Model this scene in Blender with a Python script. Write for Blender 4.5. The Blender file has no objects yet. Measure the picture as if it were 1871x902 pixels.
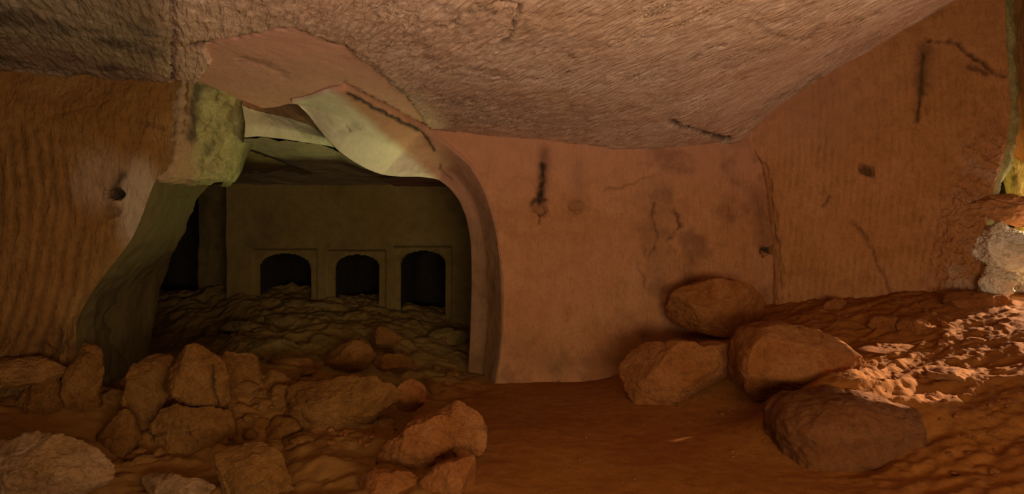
import bpy, bmesh, math, random
import numpy as np
from mathutils import Vector

# ------------------------------------------------------------------ camera
F = 1000.0                     # focal length in pixels of the 1871 x 902 frame
CX, CY, CAMZ = 935.5, 451.0, 1.6
C = bpy.context.scene.collection
cam_d = bpy.data.cameras.new('camera'); cam_d.sensor_width = 36.0; cam_d.lens = F / 1871 * 36
cam = bpy.data.objects.new('camera', cam_d); C.objects.link(cam)
cam.location = (0, 0, CAMZ); cam.rotation_euler = (math.pi / 2, 0, 0)
bpy.context.scene.camera = cam
# ------------------------------------------------------------------ world, lights, exposure
sc = bpy.context.scene
sc.view_settings.view_transform = 'Standard'; sc.view_settings.look = 'None'
sc.view_settings.gamma = 1.0; sc.view_settings.exposure = 0.0; sc.view_settings.use_curve_mapping = False
w = bpy.data.worlds.new('sky'); sc.world = w; w.use_nodes = True
w.node_tree.nodes['Background'].inputs[0].default_value = (1.0, 0.88, 0.68, 1)
w.node_tree.nodes['Background'].inputs[1].default_value = 8.0

def light(kind, name, loc, aim, energy, color, **kw):
    d = bpy.data.lights.new(name, kind); d.energy = energy; d.color = color
    for k, v in kw.items(): setattr(d, k, v)
    o = bpy.data.objects.new(name, d); C.objects.link(o); o.location = loc
    o.rotation_euler = (Vector(aim) - Vector(loc)).to_track_quat('-Z', 'Y').to_euler()
    return o
# low sun through the cave mouth on the right
light('SUN', 'sun', (12, 7, 5), (12 - 1.0, 7 - 0.20, 5 - 0.36), 16.0, (1.0, 0.74, 0.50), angle=0.02)
# soft fill light added behind the camera
light('AREA', 'fill_light', (1.3, -1.0, 0.95), (1.3 - 0.10, -1.0 + 0.66, 0.95 + 0.72), 270, (1.0, 0.78, 0.57), shape='RECTANGLE', size=3.6, size_y=1.2)
# green spot added inside the chamber, hidden behind the arch pier
light('SPOT', 'added_green_spot', (-0.55, 7.8, 0.95), (-2.3, 5.8, 2.75), 130, (0.92, 1.0, 0.45),
      spot_size=math.radians(66), spot_blend=0.6, shadow_soft_size=0.15)

# ------------------------------------------------------------------ helpers
rs = np.random.RandomState(7)
_perm = np.concatenate([rs.permutation(256)] * 3)
_g = rs.normal(size=(256, 3)); _g /= np.linalg.norm(_g, axis=1)[:, None]
def perlin(p):
    p = np.asarray(p, float); i = np.floor(p).astype(int); f = p - i
    u = f * f * f * (f * (f * 6 - 15) + 10); i &= 255
    def cnr(a, b, c):
        h = _perm[_perm[_perm[i[:, 0] + a] + i[:, 1] + b] + i[:, 2] + c]
        g = _g[h & 255]
        return g[:, 0] * (f[:, 0] - a) + g[:, 1] * (f[:, 1] - b) + g[:, 2] * (f[:, 2] - c)
    def mx(a, b, t): return a + (b - a) * t
    x00 = mx(cnr(0, 0, 0), cnr(1, 0, 0), u[:, 0]); x10 = mx(cnr(0, 1, 0), cnr(1, 1, 0), u[:, 0])
    x01 = mx(cnr(0, 0, 1), cnr(1, 0, 1), u[:, 0]); x11 = mx(cnr(0, 1, 1), cnr(1, 1, 1), u[:, 0])
    return mx(mx(x00, x10, u[:, 1]), mx(x01, x11, u[:, 1]), u[:, 2]) * 1.6
def fbm(p, s, octv=4, seed=0.0, ridge=False, gain=0.5):
    p = np.asarray(p) * s + seed; r = 0; a = 1.0; t = 0
    for k in range(octv):
        n = perlin(p)
        if ridge: n = 1 - 2 * np.abs(n)
        r = r + a * n; t += a; a *= gain; p = p * 2.03 + 11.3
    return r / t
def sstep(a, b, x):
    t = np.clip((x - a) / (b - a), 0, 1); return t * t * (3 - 2 * t)
def at(px, py, Y):
    return np.array([(px - CX) / F * Y, Y, CAMZ - (py - CY) / F * Y])
def seg_dist(P, poly):
    """distance of 2-D points to a polyline, and signed side is ignored"""
    d = np.full(len(P), 1e9)
    for a, b in zip(poly[:-1], poly[1:]):
        a = np.array(a, float); b = np.array(b, float); ab = b - a
        t = np.clip(((P - a) @ ab) / (ab @ ab + 1e-12), 0, 1)
        d = np.minimum(d, np.linalg.norm(P - (a + t[:, None] * ab), axis=1))
    return d
def inside(P, poly):
    r = np.zeros(len(P), bool); n = len(poly)
    for k in range(n):
        x1, y1 = poly[k]; x2, y2 = poly[(k + 1) % n]
        c = ((y1 > P[:, 1]) != (y2 > P[:, 1]))
        xi = (x2 - x1) * (P[:, 1] - y1) / ((y2 - y1) + 1e-12) + x1
        r ^= c & (P[:, 0] < xi)
    return r
def pix(P):                     # where rock carved features sit on a wall (for measuring cracks off the photograph)
    return np.stack([CX + F * P[:, 0] / P[:, 1], CY - F * (P[:, 2] - CAMZ) / P[:, 1]], 1)

def mesh_obj(name, V, faces, mat, attrs=None, parent=None, smooth=True, loc=None):
    m = bpy.data.meshes.new(name)
    V = np.asarray(V, np.float32); faces = np.asarray(faces, np.int32); k = faces.shape[1]
    if loc is not None: V = V - np.asarray(loc, np.float32)
    m.vertices.add(len(V)); m.vertices.foreach_set('co', V.ravel())
    m.loops.add(faces.size); m.loops.foreach_set('vertex_index', faces.ravel())
    m.polygons.add(len(faces)); m.polygons.foreach_set('loop_start', np.arange(0, faces.size, k, dtype=np.int32))
    m.polygons.foreach_set('use_smooth', np.full(len(faces), smooth))
    m.update(calc_edges=True)
    for a, val in (attrs or {}).items():
        at_ = m.attributes.new(a, 'FLOAT', 'POINT'); at_.data.foreach_set('value', np.asarray(val, np.float32))
    m.materials.append(mat)
    o = bpy.data.objects.new(name, m); C.objects.link(o)
    if loc is not None: o.location = loc
    if parent is not None: o.parent = parent
    return o
def grid_faces(nu, nv, keep=None):
    i = np.arange((nu - 1) * (nv - 1)); r = i // (nv - 1); c = i % (nv - 1)
    a = r * nv + c
    f = np.stack([a, a + nv, a + nv + 1, a + 1], 1)
    return f if keep is None else f[keep(f)]
def interp_rows(A, n):
    """A: (k, ..., 3) control rows -> n rows, smooth monotone-ish (Catmull blended with linear)"""
    k = len(A); t = np.linspace(0, k - 1, n); i = np.minimum(t.astype(int), k - 2); f = (t - i)
    sh = (-1,) + (1,) * (A.ndim - 1); f = f.reshape(sh)
    p0 = A[np.maximum(i - 1, 0)]; p1 = A[i]; p2 = A[i + 1]; p3 = A[np.minimum(i + 2, k - 1)]
    cr = 0.5 * (2 * p1 + (p2 - p0) * f + (2 * p0 - 5 * p1 + 4 * p2 - p3) * f ** 2 + (3 * p1 - p0 - 3 * p2 + p3) * f ** 3)
    return 0.6 * cr + 0.4 * (p1 + (p2 - p1) * f)
def loft(name, cols, nu, nv, mat, disp=None, parent=None, raw=False, flip=False, label=None, fade=(0, 0, 0, 0)):
    """cols: list of columns, every column a list of (px, py, Y) read off the photograph with a chosen distance"""
    A = np.array([[(p if raw else at(*p)) for p in c] for c in cols], float)
    A = interp_rows(A, nu); A = interp_rows(A.transpose(1, 0, 2), nv).transpose(1, 0, 2)
    du = np.gradient(A, axis=0); dv = np.gradient(A, axis=1)
    N = np.cross(du, dv); N /= np.linalg.norm(N, axis=2)[..., None] + 1e-12
    P = A.reshape(-1, 3); N = N.reshape(-1, 3)
    tocam = np.array([0, 0, CAMZ]) - P
    if (np.sum(N * tocam, 1).mean() < 0) != flip: N = -N; rev = True
    else: rev = False
    attrs = {}
    if disp is not None:
        d, attrs = disp(P)
        I, J = np.meshgrid(np.arange(nu), np.arange(nv), indexing='ij'); I = I.ravel(); J = J.ravel(); fd = 1.0
        for n_, q_ in zip(fade, (I, nu - 1 - I, J, nv - 1 - J)):
            if n_: fd = fd * sstep(0, n_, q_)
        d = d * fd
        P = P + N * d[:, None]
    f = grid_faces(nu, nv)
    if rev: f = f[:, ::-1]
    o = mesh_obj(name, P, f, mat, attrs, parent)
    if parent is None: o['kind'] = 'structure'
    if label: o['label'] = label
    return o
def struct(o, label=None):
    o['kind'] = 'structure'
    if label: o['label'] = label
    return o

# ------------------------------------------------------------------ materials
def rock_mat(name, base, dark, pale, sc_=1.0, bump=0.25, fine=30.0, rough=0.95, stain=(0.012, 0.009, 0.006), bd=0.02, grain=0.6, stroke=None):
    m = bpy.data.materials.new(name); m.use_nodes = True; nt = m.node_tree; n = nt.nodes; L = nt.links
    bs = n['Principled BSDF']; bs.inputs['Roughness'].default_value = rough
    bs.inputs['Specular IOR Level'].default_value = 0.15
    geo = n.new('ShaderNodeNewGeometry'); pos = geo.outputs['Position']
    def noise(s, det=6, r=0.6, dist=0.0):
        t = n.new('ShaderNodeTexNoise'); t.inputs['Scale'].default_value = s; t.inputs['Detail'].default_value = det
        t.inputs['Roughness'].default_value = r; t.inputs['Distortion'].default_value = dist
        L.new(pos, t.inputs['Vector']); return t.outputs['Fac']
    def ramp(fac, a, b):
        r = n.new('ShaderNodeMapRange'); r.inputs[1].default_value = a; r.inputs[2].default_value = b
        L.new(fac, r.inputs[0]); return r.outputs[0]
    def mix(f, a, b):
        x = n.new('ShaderNodeMix'); x.data_type = 'RGBA'
        if isinstance(f, float): x.inputs[0].default_value = f
        else: L.new(f, x.inputs[0])
        for s, v in ((6, a), (7, b)):
            if isinstance(v, tuple): x.inputs[s].default_value = (*v, 1)
            else: L.new(v, x.inputs[s])
        return x.outputs[2]
    def mul(a, b):
        x = n.new('ShaderNodeMath'); x.operation = 'MULTIPLY'
        L.new(a, x.inputs[0])
        if isinstance(b, float): x.inputs[1].default_value = b
        else: L.new(b, x.inputs[1])
        return x.outputs[0]
    big = ramp(noise(1.1 * sc_, 5, 0.6, 0.6), 0.35, 0.68)
    mid = ramp(noise(6 * sc_, 6, 0.65, 0.3), 0.45, 0.72)
    sm = ramp(noise(fine * sc_, 5, 0.7), 0.48, 0.74)
    col = mix(big, base, pale)
    col = mix(mul(mid, 0.55), col, dark)
    col = mix(mul(sm, grain), col, dark)
    def attr(a):
        t = n.new('ShaderNodeAttribute'); t.attribute_name = a; return t.outputs['Fac']
    col = mix(mul(attr('pale'), 0.8), col, (0.70, 0.62, 0.44))
    col = mix(mul(attr('green'), 0.7), col, (0.23, 0.17, 0.05))
    col = mix(mul(attr('pink'), 0.85), col, (0.56, 0.27, 0.175))
    col = mix(attr('stain'), col, stain)  # darkens soot and stains, and paints shade into cracks and recesses
    L.new(col, bs.inputs['Base Color'])
    b1 = n.new('ShaderNodeBump'); b1.inputs['Strength'].default_value = bump; b1.inputs['Distance'].default_value = bd
    L.new(noise(9 * sc_, 10, 0.68), b1.inputs['Height'])
    b2 = n.new('ShaderNodeBump'); b2.inputs['Strength'].default_value = bump * 0.8; b2.inputs['Distance'].default_value = bd * 0.35
    L.new(noise(fine * 1.6 * sc_, 6, 0.7), b2.inputs['Height']); L.new(b1.outputs[0], b2.inputs['Normal'])
    last = b2.outputs[0]
    if stroke:                                     # fine pick or chisel marks stretched along the stroke direction
        rot, scl, dist = stroke
        mp = n.new('ShaderNodeMapping'); mp.vector_type = 'TEXTURE'; mp.inputs['Rotation'].default_value = (0, 0, rot); L.new(pos, mp.inputs['Vector'])
        mp2 = n.new('ShaderNodeMapping'); mp2.inputs['Scale'].default_value = scl; L.new(mp.outputs[0], mp2.inputs['Vector'])
        t = n.new('ShaderNodeTexNoise'); t.inputs['Scale'].default_value = 1.0; t.inputs['Detail'].default_value = 3; t.inputs['Distortion'].default_value = 0.6
        L.new(mp2.outputs[0], t.inputs['Vector'])
        inv = n.new('ShaderNodeMath'); inv.operation = 'SUBTRACT'; inv.inputs[0].default_value = 1.0; L.new(attr('pink'), inv.inputs[1])
        hgt = ramp(t.outputs['Fac'], 0.30, 0.62)
        b3 = n.new('ShaderNodeBump'); b3.inputs['Strength'].default_value = 1.0; b3.inputs['Distance'].default_value = dist
        L.new(mul(hgt, inv.outputs[0]), b3.inputs['Height']); L.new(last, b3.inputs['Normal']); last = b3.outputs[0]
        dk = ramp(t.outputs['Fac'], 0.44, 0.32)
        col2 = mix(mul(mul(dk, inv.outputs[0]), 0.28), col, dark); L.new(col2, bs.inputs['Base Color'])
    L.new(last, bs.inputs['Normal'])
    return m
M_CEIL = rock_mat('ceiling_limestone', (0.62, 0.39, 0.245), (0.36, 0.205, 0.11), (0.74, 0.53, 0.38), bump=0.6, stroke=(math.atan2(-0.87, 0.49), (5.5, 30.0, 6.0), 0.012))
M_BACK = rock_mat('smooth_cut_limestone', (0.41, 0.18, 0.068), (0.26, 0.11, 0.036), (0.47, 0.225, 0.095), bump=0.6, grain=0.5, stroke=(0.2, (26, 26, 9.0), 0.006))
M_RIGHT = rock_mat('grooved_limestone', (0.40, 0.172, 0.052), (0.23, 0.094, 0.026), (0.47, 0.215, 0.08), bump=0.7, grain=0.55, stroke=(0.0, (22, 22, 6.0), 0.009))
M_LEFT = rock_mat('ochre_limestone', (0.205, 0.088, 0.016), (0.115, 0.047, 0.008), (0.26, 0.125, 0.036), bump=0.8, stroke=(0.0, (18, 18, 6.5), 0.009))
M_FLOOR = rock_mat('red_earth', (0.26, 0.092, 0.014), (0.165, 0.056, 0.008), (0.30, 0.12, 0.022), sc_=1.3, bump=0.5)
M_CHAMB = rock_mat('dark_chamber_rock', (0.17, 0.11, 0.028), (0.09, 0.058, 0.013), (0.22, 0.15, 0.05), bump=0.4)  # darker base colour than the outer walls
M_NICHE = rock_mat('deep_shade_rock', (0.03, 0.022, 0.014), (0.015, 0.011, 0.008), (0.04, 0.03, 0.02))  # near-black base paints the shade of niches and voids into the rock
M_PALE = rock_mat('pale_limestone', (0.52, 0.47, 0.27), (0.32, 0.27, 0.14), (0.62, 0.56, 0.38), bump=0.3, grain=0.35)
M_JAMB = rock_mat('green_lit_limestone', (0.50, 0.43, 0.13), (0.12, 0.10, 0.03), (0.60, 0.54, 0.22), sc_=1.5, bump=1.0, bd=.045)  # yellow-green base puts the greenish light into the rock colour
M_REVEAL = rock_mat('worn_arch_limestone', (0.38, 0.185, 0.085), (0.20, 0.10, 0.045), (0.42, 0.225, 0.12), bump=0.3, grain=0.4)
M_BOULD = rock_mat('red_boulder_rock', (0.30, 0.10, 0.018), (0.12, 0.038, 0.006), (0.40, 0.165, 0.045), sc_=2.2, bump=1.0, fine=22, bd=.03)
M_OCHRE = rock_mat('ochre_boulder_rock', (0.235, 0.098, 0.015), (0.09, 0.035, 0.005), (0.31, 0.145, 0.034), sc_=2.2, bump=1.0, fine=22, bd=.03)
M_SHADEB = rock_mat('shaded_boulder_rock', (0.19, 0.068, 0.014), (0.09, 0.03, 0.006), (0.25, 0.10, 0.03), sc_=2.2, bump=1.0, fine=22, bd=.03)  # red boulder rock darkened so the front reads as shaded
M_GREY = rock_mat('buff_boulder_rock', (0.30, 0.15, 0.042), (0.085, 0.036, 0.009), (0.50, 0.30, 0.14), sc_=2.6, bump=1.0, fine=18, bd=.03)
M_SUNROCK = rock_mat('sun_white_limestone', (0.82, 0.68, 0.42), (0.42, 0.28, 0.10), (0.90, 0.82, 0.66), sc_=2.0, bump=0.9)  # raised whiteness stands in for sunlight on the outcrop

# ------------------------------------------------------------------ thin-plate surfaces for floor and ceiling
def tps(pts):
    P = np.array(pts, float); X = P[:, :2]; z = P[:, 2]; n = len(X)
    def U(r): return r ** 2 * np.log(r + 1e-9)
    K = U(np.linalg.norm(X[:, None] - X[None], axis=2)) + 0.02 * np.eye(n)
    Q = np.hstack([np.ones((n, 1)), X]); A = np.block([[K, Q], [Q.T, np.zeros((3, 3))]])
    s = np.linalg.solve(A, np.concatenate([z, np.zeros(3)]))
    def f(x, y):
        x = np.atleast_1d(np.asarray(x, float)); y = np.atleast_1d(np.asarray(y, float))
        q = np.stack([x, y], 1); r = np.zeros(len(q))
        for k in range(n): r += s[k] * U(np.linalg.norm(q - X[k], axis=1))
        return r + s[n] + q @ s[n + 1:]
    return f
def back_Y(px):
    r = (px - CX) / F; return 6.607 / (1 - 0.219 * r)
def right_Y(px):
    r = (px - CX) / F; return 7.3 - 0.9 * (7.3 * r - 3.17) / (2.62 + 0.9 * r)
def right_old(px):
    r = (px - CX) / F; return 7.3 - 1.9 * (7.3 * r - 3.17) / (1.72 + 1.9 * r)
cp = [at(780, 235, back_Y(780)), at(900, 246, back_Y(900)), at(1000, 255, back_Y(1000)), at(1180, 272, back_Y(1180)), at(1300, 262, 7.2), at(1370, 250, 7.25),
      at(1400, 195, right_Y(1400)), at(1470, 157, right_Y(1470)), at(1530, 120, right_Y(1530)), at(1600, 75, right_Y(1600)), at(1700, 20, right_Y(1700)), at(1800, -40, right_Y(1800)),
      at(0, 130, 4.3), at(150, 140, 4.45), at(345, 150, 4.6), at(450, 193, 5.35), at(540, 188, 5.29), at(590, 172, 4.95), at(630, 168, 4.88), at(700, 200, 5.5), at(770, 236, 6.42),
      (0, 3, 2.98), (-2.6, 3, 2.98), (-5.2, 4.3, 2.98), (0, 1, 3.0), (-3, 1, 3.0), (3, 1, 3.3), (2.2, 3.6, 3.2), (3.4, 4.6, 3.62), (4.2, 4.5, 3.98), (4.6, 5.5, 4.15), (0, -1.5, 3.0), (4, -1.5, 3.4), (-5, -1.5, 3.0), (6, 3, 4.5), (0, 5, 2.98)]
ceil_f = tps(cp)

fp = [at(*p) for p in ((200, 902, 3.5), (935, 902, 3.55), (1400, 902, 3.5), (1700, 902, 3.4), (1871, 860, 3.45), (1871, 750, 4.0), (1871, 650, 4.75), (1860, 570, 5.8), (1750, 650, 5.1),
      (1700, 565, 6.1), (1640, 548, 6.55), (1500, 560, 6.9), (1420, 570, 7.1), (1780, 555, 6.1), (1320, 622, 6.4), (1240, 632, 6.5), (1140, 680, 6.95), (1000, 695, 6.75), (905, 705, 6.45),
      (1560, 822, 4.15), (1400, 750, 5.1), (1160, 742, 5.45), (1720, 730, 4.35), (1560, 700, 4.55), (1650, 722, 4.4), (1480, 712, 4.65), (1500, 700, 4.95), (1600, 670, 5.2), (1720, 800, 3.95), (680, 690, 6.3), (860, 640, 8.0), (800, 585, 8.9), (500, 548, 8.9), (640, 560, 8.9), (430, 580, 8.3), (480, 600, 7.7), (620, 600, 7.7), (440, 548, 8.95), (720, 610, 7.7),
      (400, 625, 7.0), (560, 625, 7.1), (420, 685, 5.8), (300, 690, 5.9), (330, 640, 7.5), (100, 735, 4.2), (0, 735, 4.1), (180, 810, 4.0), (0, 830, 3.5), (480, 765, 4.5), (450, 690, 5.05), (560, 690, 5.3), (250, 800, 4.15), (370, 700, 5.0), (590, 825, 4.15), (600, 765, 4.8), (780, 760, 5.2), (950, 800, 4.5),
      (700, 850, 3.9), (450, 800, 4.3))]
fp += [(6.5, 3.5, 0.9), (6.5, 6, 1.0), (6.3, 6.6, 1.0), (5.6, 4.4, .85), (6, 0, 0.5), (2, 0, 0), (-2, 0, 0), (-5, 0, 0.1), (-5, 2.5, 0.2), (0, -1.5, 0), (-5.5, 9.5, 0.8), (0.5, 9.5, 0.2), (2, 2, 0), (5, 1.5, 0.3)]
floor_base = tps(fp)
CHD = ((-2.85, 5.0), (-0.2, 6.6))
def floor_z(x, y):
    x = np.atleast_1d(np.asarray(x, float)); y = np.atleast_1d(np.asarray(y, float))
    z = floor_base(x, y); P = np.stack([x, y, 0 * x], 1)
    slope = sstep(1.9, 3.0, x - 0.10 * (y - 4.5)) * sstep(2.2, 3.6, y)          # rubble slope under the cave mouth
    left = sstep(0.3, -1.2, x + 0.25 * (y - 4))
    z = z + 0.018 * fbm(P, 1.6, 4) + 0.006 * fbm(P, 9, 3, 3.1)
    Pa = np.stack([x * 1.0 + 0.25 * y, y * 2.6 - 0.5 * x, 0 * x], 1)
    r = fbm(Pa, 1.5, 5, 7.7, ridge=True, gain=0.55)
    z = z + slope * (0.07 * r + 0.022 * fbm(P, 9.0, 4, 1.7, ridge=True))
    ter = fbm(P, 1.9, 4, 61); inch = sstep(5.2, 6.2, y) * sstep(0.0, -.8, x)
    z = z + inch * .05 * (np.floor(ter * 7) / 7 + .25 * ter) * 2 + inch * .035 * fbm(P, 4, 4, 3, ridge=True)
    tl = fbm(P, 2.6, 5, 93); z = z + left * .06 * (np.floor(tl * 6) / 6 + .3 * tl)
    z = z + left * (0.045 * fbm(P, 2.3, 5, 5.5, ridge=True) + 0.02 * fbm(P, 9, 4, 2.2))
    return np.maximum(z, -0.25)

# ------------------------------------------------------------------ floor
xs = np.concatenate([np.arange(-6.4, 1.6, 0.024), np.arange(1.6, 4.8, .013), np.arange(4.8, 7.4, .025)]); ys = np.concatenate([np.arange(-1.6, 2.6, 0.12), np.arange(2.6, 9.7, 0.024)])
GX, GY = np.meshgrid(xs, ys, indexing='ij'); x = GX.ravel(); y = GY.ravel()
z = floor_z(x, y)
P = np.stack([x, y, z], 1)
chm = sstep(-0.1, 0.35, (y - (5.0 + (x + 2.85) * 0.604)) + 0.12 * fbm(P, 1.5, 3)) * sstep(0.6, 0.0, x)
struct(mesh_obj('floor', P, grid_faces(len(xs), len(ys)), M_FLOOR,
                {'green': np.maximum(chm, .45 * sstep(.2, -1.2, x + .15 * (y - 4)) * (y > 2)), 'stain': 0 * x, 'pale': 0 * x, 'pink': 0 * x}), 'reddish brown earth floor rising to a rubble slope at the cave mouth')

# ------------------------------------------------------------------ ceiling
SM = [(395, 75), (450, 68), (522, 57), (575, 72), (625, 90), (680, 125), (740, 175), (785, 235), (770, 300), (300, 300), (345, 160), (385, 120), (370, 90)]
CRACKS_C = [([(345, 85), (400, 76), (455, 68), (522, 57), (560, 66), (600, 84), (626, 90)], 5.0, 1.0),
            ([(626, 90), (670, 112), (700, 138), (740, 172), (783, 232)], 2.5, 0.45),
            ([(630, 165), (680, 188), (730, 215), (772, 233)], 5, 1.0), ([(1400, 190), (1415, 184), (1470, 159), (1500, 140)], 5, .6), ([(1380, 212), (1600, 70)], 9, .25),
            ([(314, -40), (312, 30), (318, 60), (312, 100), (318, 150), (345, 150)], 4.0, 0.9),
            ([(910, 6), (935, 5), (950, 14), (936, 50), (930, 72), (912, 86)], 3.0, 0.9),
            ([(1225, 222), (1270, 240), (1300, 250), (1332, 254)], 4.5, 1.0), ([(1332, 254), (1300, 266), (1262, 280)], 2.5, 0.7),
            ([(440, 118), (480, 125), (520, 148)], 6.0, 0.4), ([(1320, 35), (1375, 38), (1410, 60), (1470, 72), (1500, 40)], 5.0, 0.35),
            ([(800, 52), (830, 40), (870, 10)], 3.0, 0.5), ([(1250, 120), (1290, 90), (1320, 80)], 3, 0.4),
            ([(0, 132), (80, 128), (160, 138), (210, 152), (250, 146), (300, 160), (335, 168)], 4.0, 0.7)]
xs = np.concatenate([np.arange(-6.4, -4.6, .05), np.arange(-4.6, 5.6, 0.017), np.arange(5.6, 7.4, .05)]); ys = np.concatenate([np.arange(-1.6, 2.4, 0.12), np.arange(2.4, 8.3, 0.017)])
GX, GY = np.meshgrid(xs, ys, indexing='ij'); x = GX.ravel(); y = GY.ravel()
z = ceil_f(x, y); z = np.minimum(z, 5.6)
P = np.stack([x, y, z], 1); ok = y > 1.0; Q = np.where(ok[:, None], P, [0, 5, 9]); q = pix(Q); q[~ok] = (9999, 9999)
wob = np.stack([fbm(P, 7, 3), fbm(P, 7, 3, 9)], 1) * 4
sm = inside(q + wob, SM) & ok
smooth = np.where(sm, 1.0, 0.0)
dx, dy = 0.49, -0.87                                   # direction of the pick strokes in plan
s_ = x * dx + y * dy; t_ = x * (-dy) + y * dx
wp = 0.05 * fbm(P, 2.0, 2, 4)
tool = fbm(np.stack([s_ * 1.7, (t_ + wp) * 21, 0 * x], 1), 1.0, 3, 2.0, ridge=True)
scal = fbm(np.stack([s_ * 4.5, (t_ + wp) * 20, 0 * x], 1), 1.0, 3, 6.0, ridge=True)
amp = (1 - 0.92 * smooth) * (0.6 + 0.4 * sstep(-0.3, 0.4, fbm(P, 0.8, 3, 12)))
crev = sstep(.5, .85, tool + .12 * fbm(P, 8, 3, 3)) * sstep(-.25, .35, fbm(P, 1.9, 4, 71)) * (1 - smooth)
h = -0.013 * tool * amp - 0.013 * scal * amp + .022 * crev + 0.03 * fbm(P, 1.2, 4, 1) + 0.004 * fbm(P, 14, 3)
h += 0.035 * smooth
stain = np.zeros(len(x))
for pl, wd, st in CRACKS_C:
    d = seg_dist(q + wob * 1.6 + np.stack([fbm(P, 20, 3), fbm(P, 20, 3, 5)], 1) * 6, pl)
    g = np.exp(-(d / (wd * 1.0)) ** 2) * (.55 + .45 * sstep(-.3, .2, fbm(P, 5, 2, 17))); h += 0.05 * st * g; stain = np.maximum(stain, 0.95 * st * g)  # shadow line of each crack painted along with its groove
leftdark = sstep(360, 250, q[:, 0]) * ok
stain = np.maximum(stain, .6 * crev * sstep(-.1, .5, fbm(P, 3.1, 3, 75)))  # shade in the crevices laid into the colour
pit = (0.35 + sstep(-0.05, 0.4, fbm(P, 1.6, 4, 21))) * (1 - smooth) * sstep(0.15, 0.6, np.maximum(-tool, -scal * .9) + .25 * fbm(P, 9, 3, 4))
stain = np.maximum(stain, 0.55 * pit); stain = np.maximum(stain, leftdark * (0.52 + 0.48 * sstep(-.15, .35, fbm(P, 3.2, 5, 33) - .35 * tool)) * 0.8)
stain = np.maximum(stain, 0.55 * sstep(1620, 1760, q[:, 0]) * sstep(0, 0.6, fbm(P, 1.4, 3, 3)) * ok)
P[:, 2] = z + h
# opening into the inner chamber
OPEN = [(338, 156), (372, 160), (412, 172), (440, 188), (456, 199), (500, 197), (530, 190), (545, 192), (592, 176), (630, 171), (668, 188), (700, 205), (740, 228), (771, 241), (790, 262), (800, 600), (338, 600)]
hole = inside(pix(np.where(ok[:, None], P, [0, 5, 9])) + wob * .5, OPEN) & ok & (x > -5)
hole |= (y > 4.95) & (x < -2.7) | (y > 6.9) & (x < -1.0)
f = grid_faces(len(xs), len(ys))[:, ::-1]; f = f[~np.any(hole[f], axis=1)]
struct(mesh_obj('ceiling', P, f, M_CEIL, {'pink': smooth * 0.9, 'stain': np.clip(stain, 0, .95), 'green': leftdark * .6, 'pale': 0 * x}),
       'pinkish cut rock ceiling covered in slanting pick marks')

# ------------------------------------------------------------------ back wall with the arch edge
ARC = [(780, 205), (783, 235), (822, 264), (856, 302), (882, 345), (898, 390), (908, 435), (914, 490), (916, 545), (916, 600), (911, 655), (904, 700), (902, 760)]
AT = np.linspace(0, 1, len(ARC))
def wall_attr(P, stains, holes=(), cracks=(), pales=()):
    q = pix(P); w1 = np.stack([fbm(P, 9, 3), fbm(P, 9, 3, 5)], 1) * 5
    st = np.zeros(len(P)); h = np.zeros(len(P)); pale = np.zeros(len(P))
    for pl, wd, s in stains: st = np.maximum(st, s * np.exp(-(seg_dist(q + w1, pl) / wd) ** 2) * (0.88 + 0.12 * sstep(-.3, .3, fbm(P, 12, 3, 3))))
    w2 = np.stack([fbm(P, 5, 5, 31), fbm(P, 5, 5, 37)], 1) * 16; brk = .35 + .65 * sstep(-.35, .15, fbm(P, 6, 3, 19))
    for cx, cy, rx, ry, dep, s in holes:
        w3 = np.stack([fbm(P, 14, 4, 51), fbm(P, 14, 4, 57)], 1) * 7
        r = np.hypot((q[:, 0] + w2[:, 0] * .8 + w3[:, 0] - cx) / rx, (q[:, 1] + w2[:, 1] * .8 + w3[:, 1] - cy) / ry)
        g = sstep(1.3, 0.4, r); h -= dep * g; st = np.maximum(st, s * g)
    for pl, wd, s in cracks:
        g = np.exp(-(seg_dist(q + w2 * .8, pl) / wd) ** 2) * brk; h -= 0.035 * s * g; st = np.maximum(st, 0.85 * s * g)
    for cx, cy, rx, ry, s in pales:
        r = np.hypot((q[:, 0] + w1[:, 0] * 2 - cx) / rx, (q[:, 1] + w1[:, 1] * 2 - cy) / ry); pale = np.maximum(pale, s * sstep(1.3, 0.5, r))
    return q, h, np.clip(st, 0, .97), pale
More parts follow.
